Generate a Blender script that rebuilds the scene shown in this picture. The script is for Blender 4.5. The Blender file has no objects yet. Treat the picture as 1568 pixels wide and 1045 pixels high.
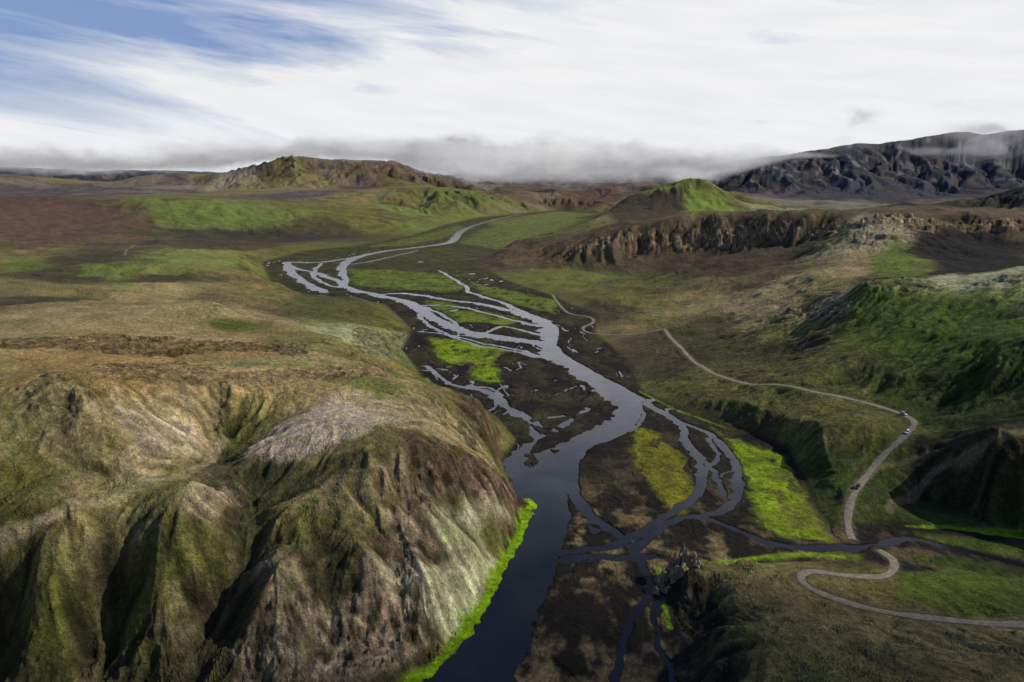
import bpy, math, numpy as np, time, random
from mathutils import Vector
T0=time.time()
F=np.float32
np.random.seed(7); random.seed(7)
CAM_H=180.0; PITCH=math.radians(12.8); FP=1045.0
cp,sp=math.cos(PITCH),math.sin(PITCH)
# ---------------------------------------------------------------- survey: image bearings -> map metres
def ray(u,v):
    a=(u-784.0)/FP; b=(522.5-v)/FP
    return a, cp+b*sp, -sp+b*cp
def P(u,v,h):
    a,dy,dz=ray(u,v); t=(h-CAM_H)/dz
    return (a*t,dy*t,h)
def Q(u,v,D):
    a,dy,dz=ray(u,v); t=D/dy
    return (a*t,D,CAM_H+dz*t)
# ---------------------------------------------------------------- noise
NT=65536
_ang=np.random.rand(NT).astype(F)*2*np.pi
GX=np.cos(_ang).astype(F); GY=np.sin(_ang).astype(F)
R1=np.random.rand(NT).astype(F); R2=np.random.rand(NT).astype(F)
def hsh(ix,iy,s=0):
    return ((ix*73856093)^(iy*19349663)^(s*83492791+977*s))&(NT-1)
def gn(x,y,s=0):
    fx=np.floor(x); fy=np.floor(y)
    ix=fx.astype(np.int64); iy=fy.astype(np.int64)
    x=(x-fx).astype(F); y=(y-fy).astype(F)
    u=x*x*x*(x*(x*6-15)+10); v=y*y*y*(y*(y*6-15)+10)
    def c(i,j):
        k=hsh(ix+i,iy+j,s)
        return GX[k]*(x-i)+GY[k]*(y-j)
    a=c(0,0);b=c(1,0);d=c(0,1);e=c(1,1)
    return ((a+(b-a)*u)+((d+(e-d)*u)-(a+(b-a)*u))*v)*F(1.5)
def fbm(x,y,L,o=4,s=0,g=0.5):
    r=0;a=1.0;t=0
    for i in range(o):
        r=r+a*gn(x/L,y/L,s+i*13); t+=a; a*=g; L=L/2.03
    return r/t*1.4
def ridged(x,y,L,o=4,s=0):
    r=0;a=1.0;t=0
    for i in range(o):
        n=1-np.abs(gn(x/L,y/L,s+i*17))*2
        r=r+a*n; t+=a; a*=0.5; L=L/2.1
    return r/t
def ss(a,b,x):
    t=np.clip((x-a)/(b-a),0,1); return t*t*(3-2*t)
# ---------------------------------------------------------------- landform survey points
C=dict(
 g=(.108,.104,.038), o=(.150,.128,.062), t=(.24,.185,.10), b=(.105,.076,.049), d=(.022,.019,.016),
 y=(.20,.29,.012), p=(.27,.22,.165), w=(.27,.26,.175), G=(.052,.064,.017), B=(.040,.040,.054), r=(.092,.056,.046),
 s=(.205,.168,.096), m=(.12,.138,.045), k=(.068,.058,.034), q=(.15,.135,.11), v=(.080,.067,.074))
PT=[ # u,v,height,ground type
(-80,1060,8,'k'),(0,1045,8,'k'),(150,1040,6,'k'),(300,1045,8,'k'),(450,1040,8,'k'),(560,1045,5,'k'),(640,1043,.5,'k'),
(-100,950,24,'k'),(0,950,22,'k'),(150,950,19,'k'),(300,940,21,'k'),(450,940,23,'b'),(560,940,18,'b'),(650,950,12,'o'),(690,960,3,'g'),
(-60,850,46,'g'),(0,850,45,'g'),(100,830,48,'o'),(220,790,52,'o'),(300,820,46,'o'),(370,850,32,'k'),(375,790,39,'k'),(430,780,46,'o'),(480,800,43,'g'),(560,800,40,'o'),(640,820,33,'b'),(700,830,22,'w'),(750,850,8,'w'),(772,850,.5,'g'),
(80,900,36,'g'),(160,890,31,'k'),(240,880,37,'g'),(330,905,24,'k'),(420,880,36,'o'),(500,890,28,'k'),(560,860,35,'o'),(610,930,16,'b'),(655,890,23,'o'),(600,850,31,'b'),
(320,750,55,'o'),(385,745,43,'k'),(480,730,49,'o'),(580,690,57,'o'),(640,690,55,'b'),(700,705,46,'b'),(760,740,27,'b'),(810,765,3,'b'),
(480,650,61,'p'),(560,630,60,'p'),(400,690,53,'p'),(330,705,44,'k'),(355,665,50,'g'),(250,670,60,'t'),(150,750,56,'s'),(0,760,60,'g'),
(-80,700,70,'o'),(100,597,83,'o'),(60,640,76,'s'),(0,680,70,'s'),(250,600,73,'t'),(350,590,69,'t'),(450,580,67,'t'),(600,580,60,'s'),(650,640,50,'s'),(680,600,52,'o'),(740,630,38,'b'),(800,665,2,'g'),(740,680,26,'s'),(780,722,3,'g'),(700,665,38,'s'),
(690,592,0,'g'),(650,575,0,'g'),(600,560,16,'o'),(500,560,50,'s'),
(560,510,30,'w'),(620,520,15,'m'),(642,508,0,'g'),(600,470,12,'g'),(540,480,22,'g'),(450,480,27,'o'),(450,510,40,'o'),(540,455,14,'k'),(583,452,0,'g'),(480,456,8,'g'),
(300,520,63,'t'),(300,558,60,'t'),(150,480,60,'s'),(150,540,70,'t'),(0,540,78,'t'),(0,500,67,'s'),(-100,480,66,'o'),(0,430,56,'o'),(200,440,50,'s'),(300,470,50,'s'),(350,440,34,'o'),(420,425,16,'g'),(425,405,3,'g'),(300,392,42,'m'),(380,395,24,'g'),(250,380,40,'o'),(100,400,45,'k'),(0,400,50,'o'),
(0,370,46,'b'),(150,368,35,'b'),(400,374,8,'k'),(470,378,2,'g'),
(500,515,45,'o'),(400,540,60,'s'),(230,500,55,'t'),(380,480,44,'s'),(90,450,50,'o'),
(180,410,54,'m'),(120,425,46,'k'),(330,415,42,'o'),(260,425,40,'k'),(60,465,54,'k'),(320,465,56,'s'),(360,500,44,'g'),
# right side
(1000,430,15,'g'),(950,440,9,'g'),(900,430,6,'m'),(850,425,6,'g'),(880,455,3,'g'),(920,480,4,'k'),(960,460,12,'g'),(1000,470,12,'o'),(1000,500,8,'o'),
(1030,510,10,'k'),(1100,530,18,'k'),(1200,540,28,'k'),(1100,500,17,'k'),(1180,490,32,'s'),(1100,460,26,'s'),(1050,450,20,'o'),
(1300,600,28,'g'),(1200,590,24,'g'),(1100,570,15,'g'),(1000,570,4,'k'),(980,600,2,'g'),(1080,640,6,'k'),(1150,650,9,'k'),(1250,645,19,'g'),(1310,650,25,'g'),
(1380,635,28,'g'),(1400,650,27,'g'),(1350,700,16,'G'),(1310,750,8,'G'),(1290,800,4,'G'),(1250,720,8,'G'),(1310,822,2,'k'),(1430,630,32,'G'),
(1400,610,34,'G'),(1400,560,48,'G'),(1500,560,58,'G'),(1568,520,76,'G'),(1568,620,46,'G'),(1650,600,60,'G'),(1300,540,45,'g'),(1240,500,45,'g'),
(1450,690,25,'k'),(1500,690,36,'k'),(1568,670,44,'k'),(1650,700,42,'k'),(1568,760,18,'k'),(1480,760,9,'G'),(1400,785,3,'G'),(1568,805,2,'G'),(1650,790,14,'k'),
(1100,862,8,'o'),(1060,870,9,'k'),(1200,857,3,'o'),(1250,900,6,'o'),(1400,900,3,'g'),(1568,905,4,'g'),(1568,965,14,'o'),(1400,960,13,'o'),(1250,955,15,'s'),(1130,950,19,'o'),
(1100,1000,17,'k'),(1110,1045,16,'k'),(1200,1045,22,'o'),(1400,1045,26,'o'),(1568,1045,29,'o'),(1150,900,13,'o'),(1030,880,6,'k'),(1065,960,1,'k'),(1055,1045,.5,'k'),(1700,1000,30,'o'),
(1250,1300,20,'k'),(900,1400,1,'k'),(300,1400,6,'k'),(1600,1400,26,'k'),
]
QT=[ # u,v,distance,ground type
(230,308,2600,'m'),(250,358,2150,'k'),(100,330,2300,'b'),(0,308,2450,'r'),(-120,310,2300,'r'),(170,322,2500,'r'),(330,311,2700,'m'),(400,318,2800,'m'),(470,321,2900,'g'),(550,326,3000,'g'),(300,356,2250,'g'),(400,360,2400,'k'),(500,360,2500,'k'),(600,332,3200,'g'),(640,351,2900,'m'),(680,331,3800,'m'),(590,350,2750,'g'),
(680,291,4500,'g'),(800,316,4700,'g'),(740,303,4600,'g'),(640,300,4300,'g'),(560,300,4200,'o'),(450,302,4200,'v'),(350,298,4300,'o'),(250,296,4500,'v'),(120,296,4600,'v'),(0,294,4600,'v'),(-100,288,4600,'b'),
(-40,270,5700,'q'),(40,272,5700,'v'),(130,279,5700,'o'),(210,277,5700,'b'),(280,272,5800,'v'),
(450,245,6000,'g'),(485,256,6000,'b'),(520,249,6100,'g'),(590,250,6100,'b'),(625,261,6000,'b'),(660,275,5900,'b'),(700,290,5800,'k'),(410,256,6000,'B'),(370,266,5900,'v'),(320,270,5900,'o'),(480,285,5200,'o'),(560,287,5200,'r'),(380,287,5200,'o'),(540,268,5600,'b'),(440,266,5600,'o'),(330,283,5400,'q'),(620,280,5300,'g'),
(-100,262,8000,'B'),(0,260,8000,'B'),(100,263,8000,'B'),(200,266,8000,'B'),(300,264,8200,'B'),(700,273,8000,'B'),(800,273,8300,'B'),(900,274,8500,'B'),(1000,271,8500,'B'),(1100,267,8300,'B'),
(1170,246,8000,'B'),(1140,261,8000,'B'),(1210,256,7900,'B'),(1250,247,8000,'B'),(1310,236,8000,'B'),(1350,248,7900,'B'),(1390,229,8000,'B'),(1440,236,8000,'B'),(1490,213,8100,'B'),(1530,232,8000,'B'),(1568,206,8100,'B'),(1640,198,8100,'B'),(1750,215,8100,'B'),
(880,283,6400,'v'),(800,285,6400,'b'),(720,282,6500,'B'),(960,284,6300,'r'),(1040,288,6500,'v'),(840,306,5400,'b'),(930,305,5400,'r'),(1150,302,6700,'v'),(1300,300,6800,'B'),(1450,294,6800,'B'),(1568,290,6800,'B'),
(1160,314,5600,'q'),(1250,315,5600,'q'),(1400,314,5600,'q'),(1568,314,5600,'k'),(1180,322,4200,'q'),(1300,322,4000,'q'),(1500,321,4000,'k'),
(850,326,4500,'m'),(900,320,4600,'g'),(980,314,4700,'o'),(1060,311,4900,'q'),(1140,320,4300,'q'),
(1060,292,3500,'m'),(1035,295,3500,'m'),(1085,301,3450,'g'),(1020,307,3400,'k'),(970,321,3250,'b'),(1110,315,3350,'g'),(910,337,3000,'o'),(1000,343,2700,'o'),(1060,331,2950,'g'),(1095,330,3000,'g'),(940,345,2700,'g'),(870,355,2300,'g'),(950,352,2300,'g'),(1050,343,2400,'b'),
(1550,318,3200,'d'),(1568,300,3300,'d'),(1620,285,3400,'d'),(1530,322,3200,'d'),
# plateau and rim
(1230,331,1500,'k'),(1230,338,1350,'b'),(1150,343,1420,'b'),(1060,350,1500,'b'),(980,361,1520,'b'),(910,376,1520,'b'),(862,388,1550,'b'),(1200,326,2400,'o'),(1400,325,2400,'b'),(1568,325,2200,'b'),(1100,334,2200,'o'),(1320,332,1500,'k'),(1380,310,1500,'d'),(1340,322,1480,'b'),(1430,322,1450,'b'),(1568,327,1250,'b'),(1490,330,1200,'b'),
(1330,338,1220,'w'),(1400,334,1200,'b'),(1568,347,1120,'b'),(1650,340,1150,'b'),
(1230,362,1320,'k'),(1150,366,1395,'b'),(1060,372,1472,'b'),(980,382,1495,'b'),
(1230,388,1180,'k'),(1150,392,1260,'b'),(1060,396,1370,'b'),(980,402,1420,'b'),(900,404,1470,'k'),
(1290,365,1130,'s'),(1340,365,1080,'w'),(1390,355,1080,'w'),(1360,400,900,'m'),(1410,410,860,'g'),(1300,410,900,'s'),(1250,420,900,'s'),(1200,435,930,'s'),(1150,440,980,'b'),(1100,420,1130,'k'),(1060,415,1230,'k'),
(1450,350,1150,'d'),(1500,372,1080,'d'),(1480,402,940,'d'),(1540,395,980,'d'),(1440,390,980,'d'),(1500,345,1160,'d'),  # hollow points, their dark tone carries the shade
(1430,425,650,'w'),(1360,431,660,'m'),(1320,437,670,'m'),(1500,426,620,'w'),(1568,417,600,'w'),(1650,412,600,'w'),(1292,456,680,'w'),(1240,477,700,'s'),(1200,488,710,'o'),
(1430,418,760,'d'),(1500,418,740,'d'),
(1400,500,560,'G'),(1330,500,590,'g'),(1500,490,540,'G'),(1400,530,530,'G'),
]
RT=[(0,6700,100,'B'),(100,6700,85,'B'),(200,6800,85,'B'),(300,7000,100,'B'),(760,7300,60,'B'),(880,7400,50,'B'),(1000,7400,60,'B'),(1090,7400,80,'B')]
pts=[P(u,v,h)+(c,) for u,v,h,c in PT]+[Q(u,v,D)+(c,) for u,v,D,c in QT]+[((u-784)/FP*D,D,h,c) for u,D,h,c in RT]
def ang(th,r,h,c): pts.append((r*math.sin(math.radians(th)),r*math.cos(math.radians(th)),h,c))
for th in (-80,-58):
    for r,h,c in ((100,12,'k'),(250,40,'g'),(500,70,'o'),(1000,60,'o'),(2500,100,'b'),(5000,160,'b'),(8500,260,'B')): ang(th,r,h,c)
for th in (80,58):
    for r,h,c in ((100,20,'k'),(250,35,'k'),(500,80,'G'),(1000,110,'b'),(2500,110,'b'),(5000,120,'k'),(8500,600,'B')): ang(th,r,h,c)
for th in (-45,-25,0,25,45): ang(th,13000,140,'B'); ang(th,20000,80,'B')
for th in (-45,-15,15,45): ang(th,60,10,'k')
XY=np.array([(p[0],p[1]) for p in pts]); HZ=np.array([p[2] for p in pts]); CL=np.array([C[p[3]] for p in pts],dtype=F)
def lp(x,y): return np.arctan2(x,y), 0.5*np.log(x*x+y*y+1)
pa,pb=lp(XY[:,0],XY[:,1])
CC=0.026
D=np.sqrt((pa[:,None]-pa)**2+(pb[:,None]-pb)**2+CC*CC)
n=len(pts)
A=np.zeros((n+3,n+3)); A[:n,:n]=D-1e-3*np.eye(n); A[:n,n]=1;A[:n,n+1]=pa;A[:n,n+2]=pb;A[n:,:n]=A[:n,n:].T
W=np.linalg.solve(A,np.concatenate([HZ,[0,0,0]]))
Wf=W[:n].astype(F); paf=pa.astype(F); pbf=pb.astype(F)
def rbf(x,y):
    a,b=lp(x,y); a=a.astype(F);b=b.astype(F); out=np.empty(a.shape,F)
    for i in range(0,a.size,60000):
        s=slice(i,i+60000)
        d=(a[s,None]-paf)**2; d+=(b[s,None]-pbf)**2; d+=F(CC*CC); np.sqrt(d,out=d)
        out[s]=d@Wf+F(W[n])+F(W[n+1])*a[s]+F(W[n+2])*b[s]
    return out
def segd(x,y,ax,ay,bx,by):
    dx,dy=bx-ax,by-ay; L=dx*dx+dy*dy+1e-9
    t=np.clip(((x-ax)*dx+(y-ay)*dy)/L,0,1)
    return np.hypot(x-(ax+t*dx),y-(ay+t*dy)),t
def polysd(x,y,poly):
    x=x.astype(F);y=y.astype(F)
    d=np.full(x.shape,1e9,F); ins=np.zeros(x.shape,bool); m=len(poly)
    for i in range(m):
        ax,ay=poly[i][:2]; bx,by=poly[(i+1)%m][:2]
        d=np.minimum(d,segd(x,y,ax,ay,bx,by)[0])
        if ay!=by:
            c=((ay>y)!=(by>y))&(x<(bx-ax)*(y-ay)/(by-ay)+ax); ins^=c
    return np.where(ins,-d,d)
FLOOR=[P(u,v,0) for u,v in [(480,1300),(600,1075),(650,1035),(695,1000),(735,945),(765,885),(800,812),(815,772),(790,738),(776,708),(800,675),(772,642),(722,607),(660,582),(625,537),(640,505),(600,466),(540,457),(480,454),(425,434),(412,402),(470,386),(560,376),(640,361),(690,346),(740,335),(860,323),(915,328),(900,338),(860,352),(830,368),(790,380),(740,392),(722,405),(765,430),(840,455),(905,485),(900,508),(958,560),(972,600),(1050,638),(1110,652),(1200,690),(1240,780),(1270,815),(1380,806),(1450,815),(1600,832),(1600,888),(1450,868),(1380,872),(1330,855),(1200,857),(1100,864),(1050,856),(1005,885),(1015,945),(1055,1000),(1050,1075),(1060,1300)]]
PEAKS=[((1058-784)/FP*3500,3500,62,430,1.0),((450-784)/FP*6000,6000,42,480,1.0),((520-784)/FP*6100,6100,22,300,1.0)]
def H0(x,y):
    h=rbf(x,y); r=np.hypot(x,y)
    for px_,py_,ph,pr,pp_ in PEAKS:
        t_=np.clip(1-np.sqrt((x-px_)**2+(y-py_)**2+900)/pr,0,1); h=h+(ph*t_*(0.55+.45*t_)).astype(F)
    sd=polysd(x,y,FLOOR)
    wd=np.clip(r*0.045,9,80)+170*ss(2200,4200,r)
    f=ss(0,1,sd/wd)
    th=np.abs(np.arctan2(x,y)); k=ss(1.2,1.7,th)
    h=h*(1-k)+40*k
    h=np.maximum(h,1.2)
    return (0.7+(h-0.7)*f).astype(F), sd, f
# ---------------------------------------------------------------- map traced lines on to the ground
TT=np.exp(np.linspace(math.log(120),math.log(9500),900))
def trace(uv):
    out=[]
    us=np.array([p[0] for p in uv],float); vs=np.array([p[1] for p in uv],float)
    a,dy,dz=ray(us,vs)
    x=(a[:,None]/dy[:,None])*TT; y=np.repeat(TT[None],len(us),0); z=CAM_H+(dz/dy)[:,None]*TT
    h=H0(x.ravel(),y.ravel())[0].reshape(x.shape)
    below=z<h
    for i in range(len(us)):
        j=int(np.argmax(below[i])) if below[i].any() else len(TT)-1
        j=max(j,1)
        g0=z[i,j-1]-h[i,j-1]; g1=z[i,j]-h[i,j]; k=g0/(g0-g1+1e-9); k=min(max(k,0),1)
        yy=TT[j-1]+(TT[j]-TT[j-1])*k
        out.append((a[i]/dy[i]*yy,yy))
    return out
# ---------------------------------------------------------------- polar terrain sheet
def grow(a,b,k):
    m=int(math.log(b/a)/k); return list(np.exp(np.linspace(math.log(a),math.log(b),m,endpoint=False)))
rad=np.array(grow(20,180,.02)+grow(180,1000,.0026)+grow(1000,9200,.0046)+grow(9200,60000,.03)+[60000.])
VA=math.radians(42)
thc=np.concatenate([np.linspace(-math.pi,-VA,90,endpoint=False),np.linspace(-VA,VA,1350,endpoint=False),np.linspace(VA,math.pi,90,endpoint=False)])
NR,NC=len(rad),len(thc)
Rg,Tg=np.meshgrid(rad,thc,indexing='ij')
X=(Rg*np.sin(Tg)); Y=(Rg*np.cos(Tg))
xf,yf=X.ravel(),Y.ravel()
H,SD,FF=H0(xf,yf)
r=Rg.ravel().astype(F)
print('base',time.time()-T0,NR,NC)
def grad(h):
    h2=h.reshape(NR,NC)
    dr=np.gradient(h2,rad,axis=0)
    dth=(np.roll(h2,-1,1)-np.roll(h2,1,1))/((np.roll(thc,-1)-np.roll(thc,1))%(2*np.pi))[None]/Rg
    s,c=np.sin(Tg),np.cos(Tg)
    return (dr*s+dth*c).ravel().astype(F),(dr*c-dth*s).ravel().astype(F)
def erosion(x,y,L,gx,gy):
    """stripe cells running down the local slope: gullies and spurs"""
    px,py=x/L,y/L
    s=np.hypot(gx,gy)+1e-5; k=np.minimum(1,s*5)/s
    dx=-gy*k; dy=gx*k
    fx=np.floor(px);fy=np.floor(py);ix=fx.astype(np.int64);iy=fy.astype(np.int64)
    fx=(px-fx).astype(F);fy=(py-fy).astype(F)
    va=np.zeros(x.shape,F);wt=np.zeros(x.shape,F);dd=np.zeros(x.shape,F)
    for i in (-1,0,1):
        for j in (-1,0,1):
            q=hsh(ix+i,iy+j,5)
            ax=fx-i-R1[q];ay=fy-j-R2[q]
            w=np.exp(-(ax*ax+ay*ay)*2.2)
            m=(ax*dx+ay*dy)*F(2*np.pi)
            va+=np.cos(m)*w; dd-=np.sin(m)*w; wt+=w
    va/=wt;dd/=wt
    return va,dd*dx,dd*dy
GXs,GYs=grad(H)
slope=np.hypot(GXs,GYs)
lowamp=FF*ss(0.5,8,H)
E=np.zeros_like(H); GUL=np.zeros_like(H); STK=np.zeros_like(H)
for (L0,ra,rb,rc,rd,oc,am,slk) in ((11,150,190,800,1200,3,.060,2.0),(32,60,90,1300,2200,3,.075,1.9),(110,700,1300,3600,4800,5,.062,2.0),(330,3000,4500,20000,30000,5,.135,2.8)):
    rows=np.where((rad>ra)&(rad<rd))[0]; s=slice(rows[0]*NC,(rows[-1]+1)*NC)
    wgt=ss(ra,rb,r[s])*(1-ss(rc,rd,r[s]))
    gx=GXs[s].copy();gy=GYs[s].copy();L=L0;e=0;a=am
    wx=xf[s]+fbm(xf[s],yf[s],L0*1.6,2,31)*L0*.5; wy=yf[s]+fbm(xf[s],yf[s],L0*1.6,2,47)*L0*.5
    sl=np.minimum(slope[s]*slk,1.0)
    for o in range(oc):
        va,dx,dy=erosion(wx,wy,L,gx,gy)
        e=e+va*a*L*sl
        gx=gx+dx*a*4*sl;gy=gy+dy*a*4*sl
        L*=.5; a*=.95
    E[s]+=e*wgt
    if L0<20: STK[s]+=e/(am*L0)*wgt
    else: GUL[s]+=e/(am*L0)*wgt
    print('ero',L0,time.time()-T0)
farrel=ss(4300,6200,r)
rough=fbm(xf,yf,90,5,3)*4.2*ss(60,200,r)*(1-ss(3000,5000,r)*.5)+fbm(xf,yf,14,4,9)*.9+fbm(xf,yf,800,5,71)*42*farrel
N60=fbm(xf,yf,60,4,201); N9=fbm(xf,yf,9,4,211); N300=fbm(xf,yf,300,4,221)
rough+=fbm(xf,yf,130,5,91)*7*ss(600,1000,r)*(1-ss(4200,5000,r))
H=H+(E+rough)*lowamp
H=np.where(FF>0,np.maximum(H,0.55),H)
# ---------------------------------------------------------------- rocky ground
ROCK=np.zeros_like(H)
def region(uv,edge=.012,soft=.008,ref=None):
    poly=trace(uv)
    xs=[p[0] for p in poly];ys=[p[1] for p in poly]
    m=.05*max(ys)+5
    idx=np.where((xf>min(xs)-m)&(xf<max(xs)+m)&(yf>min(ys)-m)&(yf<max(ys)+m))[0]
    sd=polysd(xf[idx],yf[idx],poly)
    rr=r[idx]
    sd=sd+(N9[idx]*.45+N60[idx])*rr*edge*1.8
    return idx,1-ss(-soft,soft,sd/rr)
rocks=[
 ([(860,386),(900,374),(1000,357),(1100,345),(1230,336),(1330,337),(1400,332),(1568,340),(1568,352),(1450,346),(1400,352),(1300,352),(1230,362),(1100,374),(980,386),(880,399)],1.0,(.27,.20,.135)),
 ([(30,605),(70,580),(130,600),(120,640),(40,655)],.7,(.27,.24,.14)),
 ([(0,520),(150,515),(300,525),(440,525),(440,541),(300,542),(100,538),(0,538)],.8,(.20,.15,.085)),
 ([(140,562),(230,555),(350,568),(600,568),(600,578),(300,590),(150,582)],.6,(.28,.21,.13)),
 ([(640,695),(700,700),(795,745),(805,775),(750,790),(690,760),(650,820),(620,790)],.8,(.20,.14,.105)),
 ([(470,930),(540,890),(640,895),(660,985),(610,1025),(500,1025)],.9,(.34,.27,.20)),
 ([(340,985),(440,955),(465,1043),(360,1043)],.9,(.30,.24,.175)),
 ([(580,780),(650,770),(675,850),(600,880)],.7,(.29,.23,.17)),
 ([(670,850),(720,830),(720,870),(680,900)],.5,(.30,.26,.19)),
 ([(410,905),(475,900),(475,945),(415,950)],.8,(.31,.26,.19)),
 ([(250,880),(300,870),(300,920),(260,930)],.6,(.22,.18,.12)),
 ([(80,940),(250,920),(260,985),(120,1010)],.8,(.15,.115,.085)),
 ([(0,890),(60,880),(70,930),(0,930)],.7,(.15,.125,.09)),
 ([(530,508),(625,510),(640,535),(550,545)],.7,(.22,.20,.13)),
 ([(690,645),(735,632),(765,665),(720,682)],.8,(.18,.15,.105)),
 ([(430,525),(470,520),(470,545),(430,545)],.7,(.18,.14,.08)),
 ([(1195,482),(1250,468),(1298,472),(1290,490),(1220,490)],.9,(.27,.21,.15)),
 ([(1315,440),(1380,425),(1430,432),(1430,445),(1330,447)],.6,(.20,.19,.10)),
 ([(1460,428),(1568,418),(1568,430),(1480,440)],.6,(.25,.24,.16)),
 ([(1290,345),(1400,336),(1400,365),(1340,385),(1300,372)],.7,(.30,.25,.18)),
 ([(1005,885),(1060,870),(1105,930),(1125,1000),(1130,1045),(1055,1045),(1060,990),(1015,945)],.8,(.06,.05,.037)),
 ([(360,262),(450,243),(600,250),(660,280),(560,285),(470,262),(400,285)],.3,(.12,.085,.065)),
]
rk=[]
for uv,st,col in rocks:
    idx,m=region(uv,.009,.007); rk.append((idx,m*st,col)); ROCK[idx]=np.maximum(ROCK[idx],m*st)
ROCK*=ss(0,.4,FF)
steep=ss(.52,.85,slope)*FF
rockall=np.maximum(ROCK,steep*.6*(1-ss(1500,2200,r))*ss(-.3,.3,N60+N9*.5))
idx=np.where(rockall>.01)[0]
xr,yr,rr=xf[idx],yf[idx],r[idx]
rn=ridged(xr,yr,9,5,301)*2.4+np.abs(gn(xr/3.5,yr/3.5,333))*1.6
rn2=ridged(xr,yr,30,5,321)*9
k=ss(700,1300,rr)
H[idx]+=(rn*(1-k)+rn2*k-1.5)*rockall[idx]
Lst=np.where(r>800,9.0,3.6).astype(F)
q=(H+N60*3)/Lst; fq=q-np.floor(q)
H+=((ss(.25,.75,fq)-fq)*Lst*rockall*np.where(r>500,.7,.35)*(FF>0.3)).astype(F)
print('rock',time.time()-T0)
# ---------------------------------------------------------------- river channels (u,v,width m)
CH=[
 [(800,328,26),(760,336,22),(728,345,22),(705,356,24),(690,371,24),(640,379,22),(590,385,20),(548,394,22),(525,408,18),(528,430,14),(531,441,14),(590,455,16),(630,465,16),(660,485,16),(700,505,17),(750,515,19),(830,528,22),(850,545,22),(905,578,22),(945,602,24),(962,625,21),(945,652,22),(885,683,22),(845,712,27),(828,745,28),(834,785,25),(815,850,24),(785,920,26),(738,1000,28),(690,1080,28),(590,1300,28)],
 [(545,394,14),(490,402,16),(440,402,18),(455,412,14),(490,420,12),(528,436,12)],
 [(440,402,14),(446,418,18),(470,435,16),(500,448,10),(470,441,8)],
 [(490,404,9),(480,420,9),(500,436,8),(530,441,9)],
 [(525,405,7),(560,402,6),(640,384,6)],
 [(575,452,9),(620,450,11),(680,458,10),(750,468,11),(800,482,14),(840,500,19),(838,528,20)],
 [(640,468,8),(700,470,7),(780,490,9),(830,500,13)],
 [(700,505,9),(690,490,6),(650,470,7)],
 [(740,512,5),(770,500,5),(800,505,6),(835,515,8)],
 [(640,480,5),(660,500,5),(720,525,6),(790,540,6),(850,548,8)],
 [(672,415,6),(712,438,6),(720,448,7),(765,462,8),(800,478,9),(840,492,12)],
 [(640,508,5),(700,515,5),(760,530,5),(830,545,6)],
 [(655,560,5),(680,585,5),(740,598,6),(772,622,6),(820,645,6),(812,675,8),(790,705,12),(800,735,16),(828,760,20)],
 [(720,590,3),(760,600,3.5),(790,635,4),(880,635,4),(900,625,4)],
 [(812,675,6),(850,660,5),(880,640,4)],
 [(800,705,9),(850,690,9),(900,665,8)],
 [(955,600,8),(1000,624,7),(1040,648,6),(1052,680,5),(1076,722,5.5),(1062,762,6),(1010,800,6),(960,828,6),(920,845,5),(850,850,5)],
 [(1030,642,4.5),(1090,665,5),(1118,698,5),(1132,738,5),(1115,778,5),(1060,795,5.5)],
 [(1060,690,3),(1095,720,3),(1110,760,3)],[(1075,722,3),(1100,700,2.5),(1085,670,3)],
 [(1640,878,4),(1568,864,4),(1450,841,4),(1390,825,4.5),(1330,836,5),(1200,836,4.5),(1130,815,4.5),(1060,795,5),(1000,820,5.5),(970,845,5)],
 [(975,615,4),(985,640,3),(965,660,3)],
 [(880,690,7),(880,740,6),(905,790,5.5),(950,830,5),(975,850,4)],
 [(860,860,5),(930,858,4.5),(1000,850,4)],
 [(975,850,4),(1000,900,3),(960,960,3),(940,1045,3),(940,1200,3)],
 [(1020,900,2.5),(1000,960,2),(1040,1045,2.5)],
]
chd=np.full_like(H,1e3)
wn=N9*.35+N60*.4
for ch in CH:
    pp=[P(u,v,0)[:2]+(w,) for u,v,w in ch]
    sm=[]
    for i in range(len(pp)-1):
        p0,p1,p2,p3=[np.array(pp[min(max(j,0),len(pp)-1)]) for j in (i-1,i,i+1,i+2)]
        for t in (0,.25,.5,.75):
            sm.append(.5*((2*p1)+(-p0+p2)*t+(2*p0-5*p1+4*p2-p3)*t*t+(-p0+3*p1-3*p2+p3)*t**3))
    sm.append(np.array(pp[-1]))
    for i in range(len(sm)-1):
        a,b=sm[i],sm[i+1]; mm=max(a[2],b[2])*1.8+8
        i0=np.searchsorted(rad,max(min(np.hypot(*a[:2]),np.hypot(*b[:2]))-mm,20)); i1=np.searchsorted(rad,max(np.hypot(*a[:2]),np.hypot(*b[:2]))+mm)
        ta,tb=math.atan2(a[0],a[1]),math.atan2(b[0],b[1]); mt=mm/max(np.hypot(*a[:2])-mm,60)
        j0=np.searchsorted(thc,min(ta,tb)-mt); j1=np.searchsorted(thc,max(ta,tb)+mt)
        if i1<=i0 or j1<=j0: continue
        ii=(np.arange(i0,min(i1,NR))[:,None]*NC+np.arange(j0,min(j1,NC))[None]).ravel()
        wxx=xf[ii]+N9[ii]*2.4+N60[ii]*4; wyy=yf[ii]+N60[ii]*7
        d,t=segd(wxx,wyy,a[0],a[1],b[0],b[1])
        hw=(a[2]+(b[2]-a[2])*t)*.5*(1+wn[ii]*.9)
        chd[ii]=np.minimum(chd[ii],(d-hw)/np.maximum(hw*.25,1.0))
bar=ridged(xf*1.0+N60*12,yf*.55,26,4,501)      # braided bar pattern along the valley
floor=(1-ss(0,.25,FF))
bL=np.where(r<420,17.,34.).astype(F)
b1=np.abs(gn((xf+N60*14)/bL,(yf+N9*3)*.36/bL,551)); b2=np.abs(gn((xf+N60*9)/(bL*.55),yf*.33/(bL*.55),561))
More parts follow.
